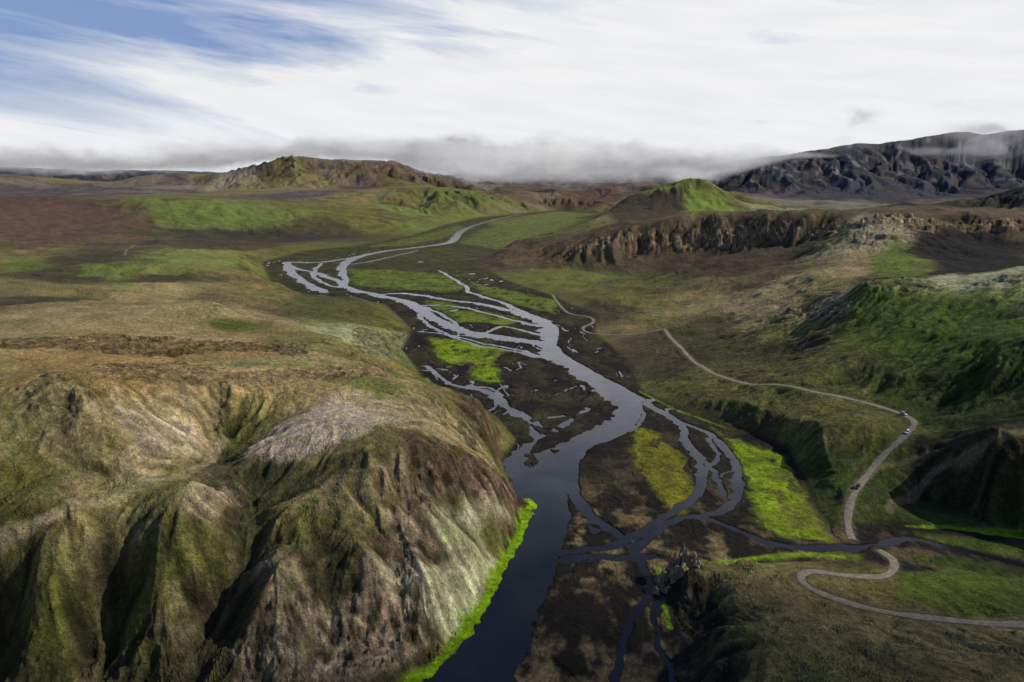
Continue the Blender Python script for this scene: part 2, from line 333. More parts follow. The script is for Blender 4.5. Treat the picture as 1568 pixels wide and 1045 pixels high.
thin=np.maximum(1-ss(.03,.08,b1),(1-ss(.025,.07,b2))*.85)*ss(-.3,.05,fbm(xf,yf,110,2,571))
hf=.26+.4*ss(-.2,.8,bar)+N9*.14+N60*.18
hf=np.maximum(hf,.08)
thw=thin*np.where(r<420,.66,1.05)
hf=hf-thw*.5
# gravel shoals inside the broad reach
shp=[P(u,v,0)[:2] for u,v in [(800,640),(880,628),(885,668),(850,692),(810,715)]]
ii=np.where((np.abs(xf)<140)&(yf>330)&(yf<640))[0]
shm=(1-ss(-5,5,polysd(xf[ii],yf[ii],shp)))*ss(.06,.2,fbm(xf[ii]*.9+yf[ii]*.3,yf[ii]*.5,13,3,583))
chd[ii]+=shm*7
ch=1-ss(-.6,1.2,chd)
hf=hf*(1-ch)-.9*ch
H=H*(1-floor)+hf*floor
H=np.where((ch>.5)&(FF<.6),np.minimum(H,hf),H)
print('river',time.time()-T0)
# ---------------------------------------------------------------- ground colours
ax_,bx_=lp(xf,yf)
wa=(ax_+N60*.02*np.minimum(1,600/r)+N300*.03).astype(F); wb=(bx_+N60*.03*np.minimum(1,600/r)+N300*.05+N9*.008).astype(F)
COL=np.empty((xf.size,3),F)
for i in range(0,xf.size,60000):
    s=slice(i,i+60000)
    d=(wa[s,None]-paf)**2; d+=(wb[s,None]-pbf)**2; d+=F(.0003)
    w=1/(d*d*d); COL[s]=(w@CL)/w.sum(1,keepdims=True)
def paint(idx,m,col):
    COL[idx]=COL[idx]*(1-m[:,None])+np.array(col,F)*m[:,None]
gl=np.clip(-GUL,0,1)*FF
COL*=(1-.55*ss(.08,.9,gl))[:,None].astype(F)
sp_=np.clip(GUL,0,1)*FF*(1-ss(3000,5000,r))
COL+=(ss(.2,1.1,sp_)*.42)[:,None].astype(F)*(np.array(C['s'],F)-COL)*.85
mz=ss(.05,.45,N60)*(1-ss(4000,6000,r))*FF
COL=COL*(1-.45*mz[:,None])+(COL*np.array([.72,.90,.58],F))*.45*mz[:,None]
mz=ss(.1,.5,-N60+N9*.4)*(1-ss(4000,6000,r))*FF
COL=COL*(1-.4*mz[:,None])+(COL*np.array([1.5,1.22,1.18],F))*.4*mz[:,None]
mz=ss(.05,.4,fbm(xf,yf,150,5,231))*(1-ss(5000,7000,r))*FF*ss(500,900,r)
COL=COL*(1-.55*mz[:,None])+(np.array([.075,.056,.040],F))*.55*mz[:,None]
mz=ss(.0,.3,fbm(xf,yf,400,5,241))*ss(3800,5000,r)
COL=COL*(1-.55*mz[:,None])+(np.array([.16,.135,.11],F))*.55*mz[:,None]*(1-.6*(xf>2200))[:,None]
for uv,col,st,ed in [
 ([(375,692),(420,652),(500,622),(585,628),(640,655),(560,668),(500,690),(430,708)],(.30,.25,.20),.9,.008),
 ([(130,600),(330,600),(350,640),(300,700),(240,735),(150,755),(165,700),(200,680),(140,640)],(.26,.21,.13),.85,.012),
 ([(190,640),(300,650),(290,700),(210,690)],(.30,.25,.19),.8,.012),
 ([(300,705),(345,668),(378,702),(470,716),(580,694),(600,705),(500,742),(430,770),(390,860),(362,850),(368,770),(380,737),(330,735)],(.055,.056,.024),.75,.006),
 ([(270,745),(340,738),(370,765),(330,790),(280,780)],(.28,.23,.165),.9,.008),
 ([(160,780),(220,770),(260,800),(230,840),(170,830)],(.19,.17,.095),.6,.012),
 ([(500,740),(620,700),(640,740),(560,790),(480,780)],(.16,.13,.085),.6,.012),
 ([(520,600),(640,600),(700,650),(690,690),(600,660)],(.24,.20,.13),.6,.012),
 ([(700,740),(760,755),(780,790),(730,820),(700,790)],(.33,.31,.23),.85,.008),
 ([(640,880),(700,850),(740,890),(720,960),(690,985),(650,940),(600,900)],(.34,.34,.23),.85,.009),
 ([(540,860),(640,840),(650,890),(560,920)],(.31,.27,.20),.65,.014),
 ([(580,790),(630,770),(650,800),(600,815)],(.29,.24,.18),.55,.014),
 ([(360,980),(450,950),(560,930),(640,980),(560,1040),(360,1040)],(.26,.21,.155),.55,.014),
 ([(380,880),(440,850),(480,880),(430,930)],(.24,.205,.14),.55,.014),
 ([(60,850),(140,840),(150,880),(80,890)],(.18,.165,.09),.5,.014),
 ([(0,560),(200,550),(250,590),(100,620),(0,600)],(.21,.145,.06),.7,.014),
 ([(0,530),(250,530),(450,545),(250,560),(0,560)],(.23,.155,.07),.6,.014),
 ([(200,565),(450,560),(600,575),(450,600),(250,600)],(.29,.21,.12),.6,.012),
 ([(0,470),(200,455),(350,470),(300,510),(100,505),(0,500)],(.22,.175,.10),.6,.02),
 ([(250,390),(350,385),(390,410),(300,420),(230,410)],(.16,.17,.065),.6,.02),
 ([(480,575),(560,575),(640,600),(580,610)],(.10,.12,.02),.6,.012),
 ([(200,830),(330,820),(350,880),(260,910),(200,880)],(.080,.095,.022),.5,.014),
 ([(0,620),(60,660),(60,740),(0,760)],(.12,.12,.035),.6,.014),
 ([(540,500),(620,510),(635,540),(560,545)],(.24,.25,.13),.5,.01),
 ([(420,460),(560,460),(610,475),(560,500),(440,490)],(.070,.073,.026),.7,.012),
 ([(40,405),(110,400),(120,430),(50,430)],(.05,.042,.03),.6,.012),
 ([(120,375),(300,365),(420,378),(280,385),(130,392)],(.055,.044,.034),.6,.010),
 ([(0,400),(60,395),(80,410),(0,418)],(.13,.17,.03),.5,.010),
 # right side
 ([(1080,465),(1190,440),(1240,440),(1230,470),(1120,490)],(.22,.175,.105),.8,.014),
 ([(1270,400),(1340,345),(1370,350),(1320,420),(1270,430)],(.24,.19,.12),.7,.01),
 ([(1310,345),(1390,338),(1400,360),(1350,385),(1310,370)],(.32,.28,.21),.75,.010),
 ([(1340,370),(1385,365),(1430,400),(1420,425),(1350,425)],(.12,.15,.03),.75,.012),
 ([(1408,348),(1510,340),(1535,360),(1568,395),(1568,412),(1480,420),(1435,415),(1430,398),(1395,370)],(.013,.011,.010),.97,.006),  # dark hollow, shade below the cliff top painted into the ground
 ([(1000,500),(1100,500),(1200,530),(1250,575),(1150,580),(1060,545)],(.075,.070,.03),.6,.014),
 ([(1300,450),(1568,440),(1568,560),(1400,560),(1280,540)],(.070,.098,.014),.65,.02),
 ([(1000,388),(1230,368),(1230,400),(1100,420),(1000,415)],(.070,.052,.036),.8,.012),
 ([(850,400),(1000,385),(1000,420),(920,420)],(.085,.075,.043),.5,.014),
 ([(780,415),(900,410),(920,430),(800,435)],(.14,.15,.045),.5,.012),
 ([(1052,284),(1075,288),(1100,303),(1130,320),(1060,335),(1045,320),(1045,300)],(.13,.165,.04),.95,.003),
 ([(900,325),(1000,302),(1046,286),(1046,320),(1010,332),(940,338)],(.055,.044,.032),.9,.003),  # brown left face, painted darker as the side away from the sun
 ([(1130,306),(1568,306),(1568,322),(1300,323),(1150,322)],(.19,.185,.125),.8,.004),
 ([(225,312),(430,318),(450,345),(300,355),(240,345)],(.11,.135,.042),.7,.010),
 ([(0,305),(220,312),(230,345),(100,370),(0,365)],(.095,.060,.05),.65,.012),
 ([(240,348),(420,352),(560,362),(430,372),(300,365)],(.045,.037,.032),.8,.006),
 ([(640,300),(700,292),(800,316),(700,322)],(.10,.125,.04),.6,.006),
 ([(1120,855),(1230,860),(1240,900),(1160,900)],(.15,.135,.065),.5,.012),
 ([(1130,930),(1400,930),(1568,980),(1568,1045),(1150,1045)],(.135,.112,.06),.55,.012),
 ([(1390,640),(1410,660),(1360,730),(1330,720)],(.08,.10,.02),.7,.01),
 ([(1410,670),(1568,640),(1568,700),(1400,780),(1360,780)],(.032,.032,.016),.7,.012),
 ([(1380,865),(1568,880),(1568,945),(1450,940),(1390,915)],(.065,.10,.012),.7,.01),
 ([(1568,806),(1568,830),(1450,815),(1400,805)],(.15,.27,.01),.7,.004),
 ]:
    idx,m=region(uv,ed,.010); paint(idx,m*st*(FF[idx]>.02),col)
for idx,m,col in rk:
    v=(.25+1.25*ridged(xf[idx],yf[idx],7,4,611))*(.8+.8*N9[idx])
    v=np.clip(v,.12,1.7)
    COL[idx]=COL[idx]*(1-m[:,None]*.85)+np.array(col,F)*(v*m*.85)[:,None]
# fine rills running down the near slopes: dark moss between pale stony ribs
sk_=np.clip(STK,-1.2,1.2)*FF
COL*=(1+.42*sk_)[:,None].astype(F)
fm=ss(5200,6500,r)
sn=ss(.40,.60,ridged(xf,yf,260,4,640)*.6+N300*.3)*fm*ss(150,260,H)*(xf>1000)
COL+=(sn*.10)[:,None].astype(F)
# valley floor colours
fl=np.where(floor>.02)[0]
wet=1-ss(.05,.5,H[fl])
sand=np.array((.16,.125,.072),F); dark=np.array((.022,.018,.014),F); olive=np.array((.085,.085,.026),F)
rf=r[fl]
lower=1-ss(330,430,rf)
st_=fbm(xf[fl]*1.0,yf[fl]*.4,16,4,577)
t=ss(-.1,.5,N9[fl]*.5+N60[fl]*.3+(bar[fl]-.3)*.35+st_*.8)
base=dark+(sand-dark)*(t*(.20+.75*lower))[:,None]
base=base+(olive-base)*(ss(0.1,.45,N60[fl]-N9[fl]*.4)*.25*(1-lower)+ss(1000,1500,rf)*.45)[:,None]
base=base*(1-.6*wet[:,None])
COL[fl]=COL[fl]*(1-floor[fl][:,None])+base*floor[fl][:,None]
Yv=(.18,.24,.012); Ym=(.145,.19,.025); Yo=(.13,.115,.035)
for uv,col,st,ed in [
 ([(1085,652),(1150,682),(1205,700),(1238,770),(1275,832),(1190,822),(1150,800),(1145,745),(1125,700)],Yv,.95,.010),
 ([(968,652),(1010,665),(1045,700),(1062,750),(1040,785),(1015,765),(975,720)],(.17,.17,.02),.95,.010),
 ([(668,520),(720,522),(768,535),(760,550),(690,562),(660,545)],Yv,.95,.012),
 ([(725,555),(760,550),(760,585),(725,582)],Yv,.95,.010),
 ([(685,478),(750,478),(745,492),(700,495)],Ym,.95,.010),([(750,482),(790,485),(785,500),(750,495)],Ym,.95,.01),
 ([(655,462),(690,462),(700,472),(670,476)],Ym,.95,.008),
 ([(530,412),(600,414),(680,420),(720,440),(690,447),(620,444),(540,436)],(.12,.155,.03),.9,.012),
 ([(722,432),(790,448),(860,462),(850,480),(790,466),(740,450)],(.14,.18,.03),.9,.008),
 ([(560,385),(700,378),(760,386),(730,400),(600,400)],(.07,.065,.03),.8,.008),
 ([(700,372),(740,350),(850,335),(900,335),(860,352),(820,368),(760,382)],(.13,.15,.045),.85,.012),
 ([(560,378),(640,362),(700,345),(720,350),(680,365),(620,377)],(.12,.14,.035),.85,.009),
 ([(740,340),(850,324),(915,328),(860,338),(760,348)],(.14,.16,.05),.85,.006),
 ([(1110,862),(1200,845),(1290,845),(1200,858)],(.17,.22,.03),.9,.004),
 ([(1270,845),(1330,845),(1320,862),(1260,860)],(.11,.14,.02),.9,.006),
 ([(1400,812),(1568,835),(1568,858),(1470,838),(1400,824)],(.065,.10,.012),.9,.004),
 ([(1380,848),(1480,855),(1568,872),(1568,886),(1440,868)],(.055,.085,.012),.9,.004),
 ]:
    poly=[P(u,v,.5)[:2] for u,v in uv]
    xs=[p[0] for p in poly];ys=[p[1] for p in poly]; m_=.03*max(ys)+5
    idx=np.where((xf>min(xs)-m_)&(xf<max(xs)+m_)&(yf>min(ys)-m_)&(yf<max(ys)+m_)&(ch<.4))[0]
    nz_=N9[idx]*.6+N60[idx]
    sd=polysd(xf[idx],yf[idx],poly)+nz_*r[idx]*ed*1.8
    m=(1-ss(-.006,.006,sd/r[idx]))*st*(1-.75*ss(.22,.5,fbm(xf[idx],yf[idx]*.6,18,4,733)))
    c=np.array(col,F)*(.85+.45*N9[idx]+.3*N60[idx])[:,None]
    wv_=ss(0,.5,fbm(xf[idx],yf[idx],30,3,744))[:,None]*.55
    c=c*(1-wv_)+np.array(Yo,F)*wv_
    COL[idx]=COL[idx]*(1-m[:,None])+c*m[:,None]
    H[idx]=np.maximum(H[idx],(.35+N9[idx]*.2)*m+H[idx]*(1-m))+m*.15*floor[idx]
# bright moss fringe at the foot of the left ridge, and by the other seeps
idx=np.where((yf>150)&(yf<372)&(xf<26)&(xf>-140)&(SD>-3.5)&(SD<9))[0]
sdd=SD[idx]+N9[idx]*2.6+N60[idx]*2
m=ss(-3,-.5,sdd)*(1-ss(2.2,5.2,sdd))
H[idx]=np.where(sdd>-1.5,np.maximum(H[idx],.25),H[idx])
COL[idx]=COL[idx]*(1-m[:,None])+(np.array((.17,.26,.008),F)*(1+.4*N9[idx])[:,None])*m[:,None]
for uv,w,st in [([(1010,870),(1012,920),(1025,960)],2.0,.7),([(1390,806),(1450,808),(1568,824)],2.5,.9),([(1100,860),(1200,850),(1290,852)],2.0,.7),([(980,600),(1040,630),(1110,655)],2.5,.5)]:
    pl=[P(u,v,.5)[:2] for u,v in uv]
    for a,b in zip(pl[:-1],pl[1:]):
        idx=np.where((xf>min(a[0],b[0])-9)&(xf<max(a[0],b[0])+9)&(yf>min(a[1],b[1])-9)&(yf<max(a[1],b[1])+9)&(ch<.5))[0]
        d,_=segd(xf[idx],yf[idx],a[0],a[1],b[0],b[1])
        m=(1-ss(w*.35,w*.9,d+N9[idx]*w*.6))*st
        COL[idx]=COL[idx]*(1-m[:,None])+np.array((.16,.25,.008),F)*m[:,None]
print('colour',time.time()-T0)
# ---------------------------------------------------------------- roads: grade the ground, then lay a gravel ribbon
def sampleH(x,y):
    rr=np.hypot(x,y); th=np.arctan2(x,y)
    fi=np.interp(rr,rad,np.arange(NR)); fj=np.interp(th,thc,np.arange(NC))
    i=np.clip(fi.astype(int),0,NR-2);j=np.clip(fj.astype(int),0,NC-2);a=fi-i;b=fj-j
    h=H.reshape(NR,NC)
    return (h[i,j]*(1-b)+h[i,j+1]*b)*(1-a)+(h[i+1,j]*(1-b)+h[i+1,j+1]*b)*a
def resample(pl,step):
    pl=np.array(pl);sm=[]
    for i in range(len(pl)-1):
        p0,p1,p2,p3=[pl[min(max(j,0),len(pl)-1)] for j in (i-1,i,i+1,i+2)]
        m=max(2,int(np.linalg.norm(p2-p1)/step))
        for t in np.arange(m)/m:
            sm.append(.5*((2*p1)+(-p0+p2)*t+(2*p0-5*p1+4*p2-p3)*t*t+(-p0+3*p1-3*p2+p3)*t**3))
    sm.append(pl[-1]); return np.array(sm)
roads=[([(1018,507),(1040,530),(1065,555),(1095,572),(1150,588),(1230,602),(1310,615),(1375,633),(1400,648),(1382,672),(1352,700),(1325,735),(1305,765),(1298,800),(1305,826)],3.8),
       ([(1345,842),(1366,856),(1368,872),(1350,883),(1300,883),(1245,878),(1226,885),(1240,900),(1300,920),(1400,943),(1500,954),(1568,959),(1640,964)],3.6),
       ([(846,452),(868,478),(903,486),(908,494),(893,502),(905,510),(965,512),(1018,507)],3.2)]
road_geo=[]
for uv,w in roads:
    pl=resample(trace(uv),3.0)
    z=sampleH(pl[:,0],pl[:,1]).astype(float)
    for _ in range(14): z[1:-1]=(z[:-2]+z[1:-1]*2+z[2:])/4
    z=np.maximum(z,.35)
    idx=np.where((xf>pl[:,0].min()-20)&(xf<pl[:,0].max()+20)&(yf>pl[:,1].min()-20)&(yf<pl[:,1].max()+20))[0]
    bx=xf[idx];by=yf[idx];bb=np.full(len(idx),1e3,F);bz=np.zeros(len(idx),F)
    for i in range(len(pl)-1):
        sub=np.where((np.abs(bx-pl[i,0])<16)&(np.abs(by-pl[i,1])<16))[0]
        if not len(sub): continue
        d,t=segd(bx[sub],by[sub],pl[i,0],pl[i,1],pl[i+1,0],pl[i+1,1])
        k=d<bb[sub]; s2=sub[k]; bb[s2]=d[k]; bz[s2]=(z[i]+(z[i+1]-z[i])*t[k])
    m=1-ss(w*.62,w*.5+7,bb)
    H[idx]=H[idx]*(1-m)+(bz-.02)*m
    m=(1-ss(w*.5,w*.5+2.6,bb+N9[idx]*1.6))*.75
    COL[idx]=COL[idx]*(1-m[:,None])+np.array((.12,.10,.066),F)*m[:,None]
    road_geo.append((pl,z,w))
for uv,w,st in [([(-10,825),(60,795),(170,762),(290,722),(330,690),(345,670)],3.2,.75),([(190,395),(200,380),(240,375),(330,392)],3,.5),([(1360,780),(1430,720),(1500,690),(1568,665)],3,.4),([(1325,735),(1360,715),(1420,690)],2.5,.3)]:
    pl=resample(trace(uv),6.0)
    idx=np.where((xf>pl[:,0].min()-9)&(xf<pl[:,0].max()+9)&(yf>pl[:,1].min()-9)&(yf<pl[:,1].max()+9))[0]
    bb=np.full(len(idx),1e3)
    for i in range(len(pl)-1):
        bb=np.minimum(bb,segd(xf[idx],yf[idx],*pl[i],*pl[i+1])[0])
    m=(1-ss(w*.4,w*1.1,bb+N9[idx]))*st
    COL[idx]=COL[idx]*(1-m[:,None])+np.array((.25,.21,.14),F)*m[:,None]
COL=np.clip(COL,.006,.6)
COL=.13*(COL/.13)**1.26
# ---------------------------------------------------------------- build mesh
def mesh_from(name,V,Fq,smooth=True):
    me=bpy.data.meshes.new(name)
    V=np.asarray(V,dtype=F);Fq=np.asarray(Fq,dtype=np.int32)
    me.vertices.add(len(V)); me.vertices.foreach_set('co',V.ravel())
    me.loops.add(Fq.size); me.loops.foreach_set('vertex_index',Fq.ravel())
    me.polygons.add(len(Fq)); me.polygons.foreach_set('loop_start',np.arange(len(Fq),dtype=np.int32)*Fq.shape[1])
    me.polygons.foreach_set('use_smooth',np.full(len(Fq),smooth))
    me.update(calc_edges=True)
    ob=bpy.data.objects.new(name,me); bpy.context.collection.objects.link(ob); return ob
V=np.stack([xf,yf,H],1).astype(F)
i=np.arange(NR-1)[:,None]*NC; j=np.arange(NC)[None]; jn=(j+1)%NC
Q4=np.stack([i+j,i+jn,i+NC+jn,i+NC+j],-1).reshape(-1,4)[:, ::-1]
terr=mesh_from('terrain',V,Q4)
me=terr.data
rgba=np.ones((len(V),4),F); rgba[:,:3]=COL; rgba[:,3]=np.clip(rockall,0,1)
at=me.color_attributes.new('ground','FLOAT_COLOR','POINT'); at.data.foreach_set('color',rgba.ravel())
print('mesh',time.time()-T0,len(V))
# ---------------------------------------------------------------- materials
class N:
    def __init__(s,name):
        s.m=bpy.data.materials.new(name); s.m.use_nodes=True; s.t=s.m.node_tree; s.t.nodes.clear()
        s.out=s.t.nodes.new('ShaderNodeOutputMaterial')
    def n(s,ty,**k):
        nd=s.t.nodes.new('ShaderNode'+ty)
        for a,b in k.items(): setattr(nd,a,b)
        return nd
    def l(s,a,b): s.t.links.new(a,b)
def setin(nd,**k):
    for a,b in k.items(): nd.inputs[a.replace('_',' ')].default_value=b
def noise(g,vec,scale,detail=5,rough=.55,dist=0):
    nd=g.n('TexNoise'); nd.inputs['Scale'].default_value=scale; nd.inputs['Detail'].default_value=detail; nd.inputs['Roughness'].default_value=rough; nd.inputs['Distortion'].default_value=dist
    g.l(vec,nd.inputs['Vector']); return nd.outputs['Fac']
def mapr(g,v,a,b,c,d):
    nd=g.n('MapRange'); g.l(v,nd.inputs[0])
    for i_,q_ in enumerate((a,b,c,d)): nd.inputs[i_+1].default_value=q_
    return nd.outputs[0]
def math_(g,op,a,b):
    nd=g.n('Math',operation=op)
    for i_,q_ in enumerate((a,b)):
        if q_ is None: continue
        if isinstance(q_,(int,float)): nd.inputs[i_].default_value=q_
        else: g.l(q_,nd.inputs[i_])
    return nd.outputs[0]
def scalecol(g,c,f):
    nd=g.n('VectorMath',operation='SCALE'); g.l(c,nd.inputs[0]); g.l(f,nd.inputs['Scale']); return nd.outputs[0]
def mixc(g,f,a,b):
    nd=g.n('MixRGB'); 
    if isinstance(f,float): nd.inputs[0].default_value=f
    else: g.l(f,nd.inputs[0])
    for i_,q_ in ((1,a),(2,b)):
        if isinstance(q_,tuple): nd.inputs[i_].default_value=q_+(1,)
        else: g.l(q_,nd.inputs[i_])
    return nd.outputs[0]
g=N('ground_moss_and_rock')
geo=g.n('NewGeometry'); pos=geo.outputs['Position']
att=g.n('VertexColor',layer_name='ground')
n1=noise(g,pos,.035,8,.62); n2=noise(g,pos,.33,8,.68); n3=noise(g,pos,1.7,4,.6)
f=math_(g,'MULTIPLY',mapr(g,n1,.3,.7,.66,1.34),mapr(g,n2,.32,.68,.55,1.45))
f=math_(g,'MULTIPLY',f,mapr(g,n3,.3,.7,.62,1.38))
c=scalecol(g,att.outputs['Color'],f)
n4=noise(g,pos,.14,9,.7,.6)
tu=mapr(g,n4,.50,.58,0,.6)
gm=g.n('VectorMath',operation='MULTIPLY'); g.l(c,gm.inputs[0]); gm.inputs[1].default_value=(.66,.78,.46)
c=mixc(g,tu,c,gm.outputs[0])
n5=noise(g,pos,.8,6,.7)
sk=mapr(g,n5,.55,.62,0,.65)
c=mixc(g,sk,c,scalecol(g,c,mapr(g,n1,.3,.7,.3,.5)))
n6=noise(g,pos,.55,7,.72)
pk=mapr(g,n6,.54,.63,0,.65); 
pm=g.n('VectorMath',operation='MULTIPLY'); g.l(c,pm.inputs[0]); pm.inputs[1].default_value=(1.9,1.68,1.55)
c=mixc(g,pk,c,pm.outputs[0])
bs=g.n('BsdfPrincipled'); g.l(c,bs.inputs['Base Color']); setin(bs,Roughness=.95); bs.inputs['Specular IOR Level'].default_value=.15
hb=math_(g,'ADD',math_(g,'MULTIPLY',n2,2.2),math_(g,'MULTIPLY',n3,.5))
hb=math_(g,'ADD',hb,math_(g,'MULTIPLY',n4,4.0))
hr=noise(g,pos,.22,9,.7,.4)
hb=math_(g,'ADD',hb,math_(g,'MULTIPLY',math_(g,'MULTIPLY',hr,att.outputs['Alpha']),9.0))
bp=g.n('Bump'); bp.inputs['Strength'].default_value=.95; bp.inputs['Distance'].default_value=1.0
g.l(hb,bp.inputs['Height']); g.l(bp.outputs[0],bs.inputs['Normal']); g.l(bs.outputs[0],g.out.inputs[0])
terr.data.materials.append(g.m)
# water: dark downstream, painted paler upstream to stand in for sky reflection
g=N('river_water'); geo=g.n('NewGeometry'); pos=geo.outputs['Position']
bs=g.n('BsdfPrincipled'); sxy=g.n('SeparateXYZ'); g.l(pos,sxy.inputs[0])
nb=noise(g,pos,.03,5,.6,.5)
dark_water=mixc(g,mapr(g,nb,.35,.65,0,1),(.004,.005,.009),(.010,.011,.015))
pale_water=mixc(g,mapr(g,nb,.35,.65,0,1),(.045,.047,.062),(.09,.092,.11))
g.l(mixc(g,mapr(g,sxy.outputs[1],300,620,0,1),dark_water,pale_water),bs.inputs['Base Color'])
setin(bs,Roughness=.14,IOR=1.333)
w1=noise(g,pos,.6,5,.6,.4)
bp=g.n('Bump'); bp.inputs['Strength'].default_value=.18; bp.inputs['Distance'].default_value=.4; g.l(w1,bp.inputs['Height']); g.l(bp.outputs[0],bs.inputs['Normal'])
g.l(bs.outputs[0],g.out.inputs[0])
gxs=np.linspace(-1600,1600,9); gys=np.linspace(90,6800,17)
wv=[(a,b,0.0) for b in gys for a in gxs]
wf=[(q_*9+k_,q_*9+k_+1,(q_+1)*9+k_+1,(q_+1)*9+k_) for q_ in range(16) for k_ in range(8)]
river=mesh_from('river',wv,wf); river.data.materials.append(g.m)
# gravel road
g=N('gravel'); geo=g.n('NewGeometry'); pos=geo.outputs['Position']
a=noise(g,pos,.5,6,.6); c=mixc(g,mapr(g,a,.35,.65,0,1),(.11,.09,.062),(.21,.175,.12))
bs=g.n('BsdfPrincipled'); g.l(c,bs.inputs['Base Color']); setin(bs,Roughness=.95)
bp=g.n('Bump'); bp.inputs['Strength'].default_value=.4; bp.inputs['Distance'].default_value=.2; g.l(a,bp.inputs['Height']); g.l(bp.outputs[0],bs.inputs['Normal']); g.l(bs.outputs[0],g.out.inputs[0])
gravel=g.m
for pl,z,w in road_geo:
    pl=np.array(pl); tg=np.gradient(pl,axis=0); tg/=np.linalg.norm(tg,axis=1,keepdims=True)+1e-9
    nm=np.stack([-tg[:,1],tg[:,0]],1); V=[];Fc=[]
    offs=(-.5,-.22,.0,.22,.5); zo=(.04,.14,.18,.14,.04)
    for k_ in range(len(pl)):
        wl=w*(1+.15*math.sin(k_*.7)+.08*math.sin(k_*1.9))
        for o_,zz_ in zip(offs,zo): V.append((pl[k_,0]+nm[k_,0]*o_*wl,pl[k_,1]+nm[k_,1]*o_*wl,z[k_]+zz_+.08))
    for k_ in range(len(pl)-1):
        for q_ in range(4): Fc.append((k_*5+q_,k_*5+q_+1,(k_+1)*5+q_+1,(k_+1)*5+q_)[::-1])
    ob=mesh_from('gravel_road',V,Fc); ob.data.materials.append(gravel)
# ---------------------------------------------------------------- cars
def simple(name,col,rough=.5,metal=0.,coat=0.):
    g=N(name); bs=g.n('BsdfPrincipled'); geo=g.n('NewGeometry'); a=noise(g,geo.outputs['Position'],3,3,.6)
    g.l(mixc(g,mapr(g,a,.35,.65,0,1),tuple(x*.85 for x in col),col),bs.inputs['Base Color']); setin(bs,Roughness=rough,Metallic=metal); bs.inputs['Coat Weight'].default_value=coat
    g.l(bs.outputs[0],g.out.inputs[0]); return g.m
glass=simple('car_glass',(.02,.025,.03),.08); tyre=simple('tyre_rubber',(.02,.02,.02),.9); rim=simple('wheel_metal',(.4,.4,.42),.35,.8)
lampm=simple('lamp_lens',(.7,.7,.65),.2); tail=simple('tail_lens',(.35,.02,.02),.3); trim=simple('black_trim',(.03,.03,.03),.6)
import bmesh
def prism(profile,y0,y1,name,mat,par,bev=.05,taper=1.0,zt=None):
    bm=bmesh.new(); A_=[];B_=[]
    for x_,z_ in profile:
        k_=1.0
        if zt is not None and z_>zt: k_=taper
        A_.append(bm.verts.new((x_,y0*k_,z_)));B_.append(bm.verts.new((x_,y1*k_,z_)))
    bm.faces.new(A_[::-1]);bm.faces.new(B_)
    m=len(profile)
    for k_ in range(m): bm.faces.new((A_[k_],A_[(k_+1)%m],B_[(k_+1)%m],B_[k_]))
    bmesh.ops.recalc_face_normals(bm,faces=bm.faces)
    if bev: bmesh.ops.bevel(bm,geom=list(bm.edges),offset=bev,segments=2,affect='EDGES')
    me_=bpy.data.meshes.new(name); bm.to_mesh(me_); bm.free(); ob=bpy.data.objects.new(name,me_); bpy.context.collection.objects.link(ob); me_.materials.append(mat); ob.parent=par; return ob
def cyl(x_,y_,z_,rad_,w_,name,mat,par):
    bm=bmesh.new(); bmesh.ops.create_cone(bm,cap_ends=True,segments=24,radius1=rad_,radius2=rad_,depth=w_)
    me_=bpy.data.meshes.new(name); bm.to_mesh(me_); bm.free(); ob=bpy.data.objects.new(name,me_); bpy.context.collection.objects.link(ob); ob.rotation_euler=(math.pi/2,0,0); ob.location=(x_,y_,z_); me_.materials.append(mat); ob.parent=par
def car(loc,head,tilt,paint_):
    e=bpy.data.objects.new('off_road_car',None); bpy.context.collection.objects.link(e); e.location=loc; e.rotation_euler=(0,tilt,head)
    prism([(-2.35,.45),(-2.38,.95),(-2.3,1.12),(.95,1.12),(2.15,1.0),(2.35,.85),(2.35,.45)],-.95,.95,'body',paint_,e,.06)
    prism([(-2.25,1.10),(-2.05,1.78),(-1.9,1.84),(.25,1.84),(.45,1.78),(1.05,1.10)],-.88,.88,'cabin',glass,e,.05,.84,1.5)
    prism([(-2.05,1.83),(-2.0,1.90),(.3,1.90),(.42,1.83)],-.74,.74,'roof',paint_,e,.02)
    for s_ in (-1,1):
        for x_ in (-1.0,.1): prism([(x_-.05,1.12),(x_-.05,1.80),(x_+.05,1.80),(x_+.05,1.12)],s_*.87-.02,s_*.87+.02,'pillar',paint_,e,0,.86,1.5)
        for x_ in (-1.45,1.45):
            cyl(x_,s_*.86,.40,.40,.26,'wheel',tyre,e); cyl(x_,s_*.90,.40,.22,.22,'hub',rim,e)
        prism([(2.30,.72),(2.30,.90),(2.38,.88),(2.38,.72)],s_*.68-.16,s_*.68+.16,'headlight',lampm,e,0)
        prism([(-2.40,.8),(-2.40,1.05),(-2.33,1.05),(-2.33,.8)],s_*.82-.08,s_*.82+.08,'tail_light',tail,e,0)
        prism([(.85,1.12),(.85,1.3),(1.0,1.3),(1.0,1.12)],s_*1.04-.08,s_*1.04+.08,'mirror',trim,e,0)
        prism([(-1.7,1.90),(-1.7,1.96),(.1,1.96),(.1,1.90)],s_*.62-.03,s_*.62+.03,'roof_rail',trim,e,0)
    prism([(2.28,.40),(2.28,.60),(2.46,.60),(2.46,.40)],-.9,.9,'front_bumper',trim,e,.03)
    prism([(-2.46,.40),(-2.46,.60),(-2.28,.60),(-2.28,.40)],-.9,.9,'rear_bumper',trim,e,.03)
paints=[simple('silver_paint',(.45,.46,.48),.3,.3,.5),simple('white_paint',(.75,.75,.75),.3,0,.5),simple('black_paint',(.03,.032,.04),.25,.2,.6)]
pl,z,w=road_geo[0]
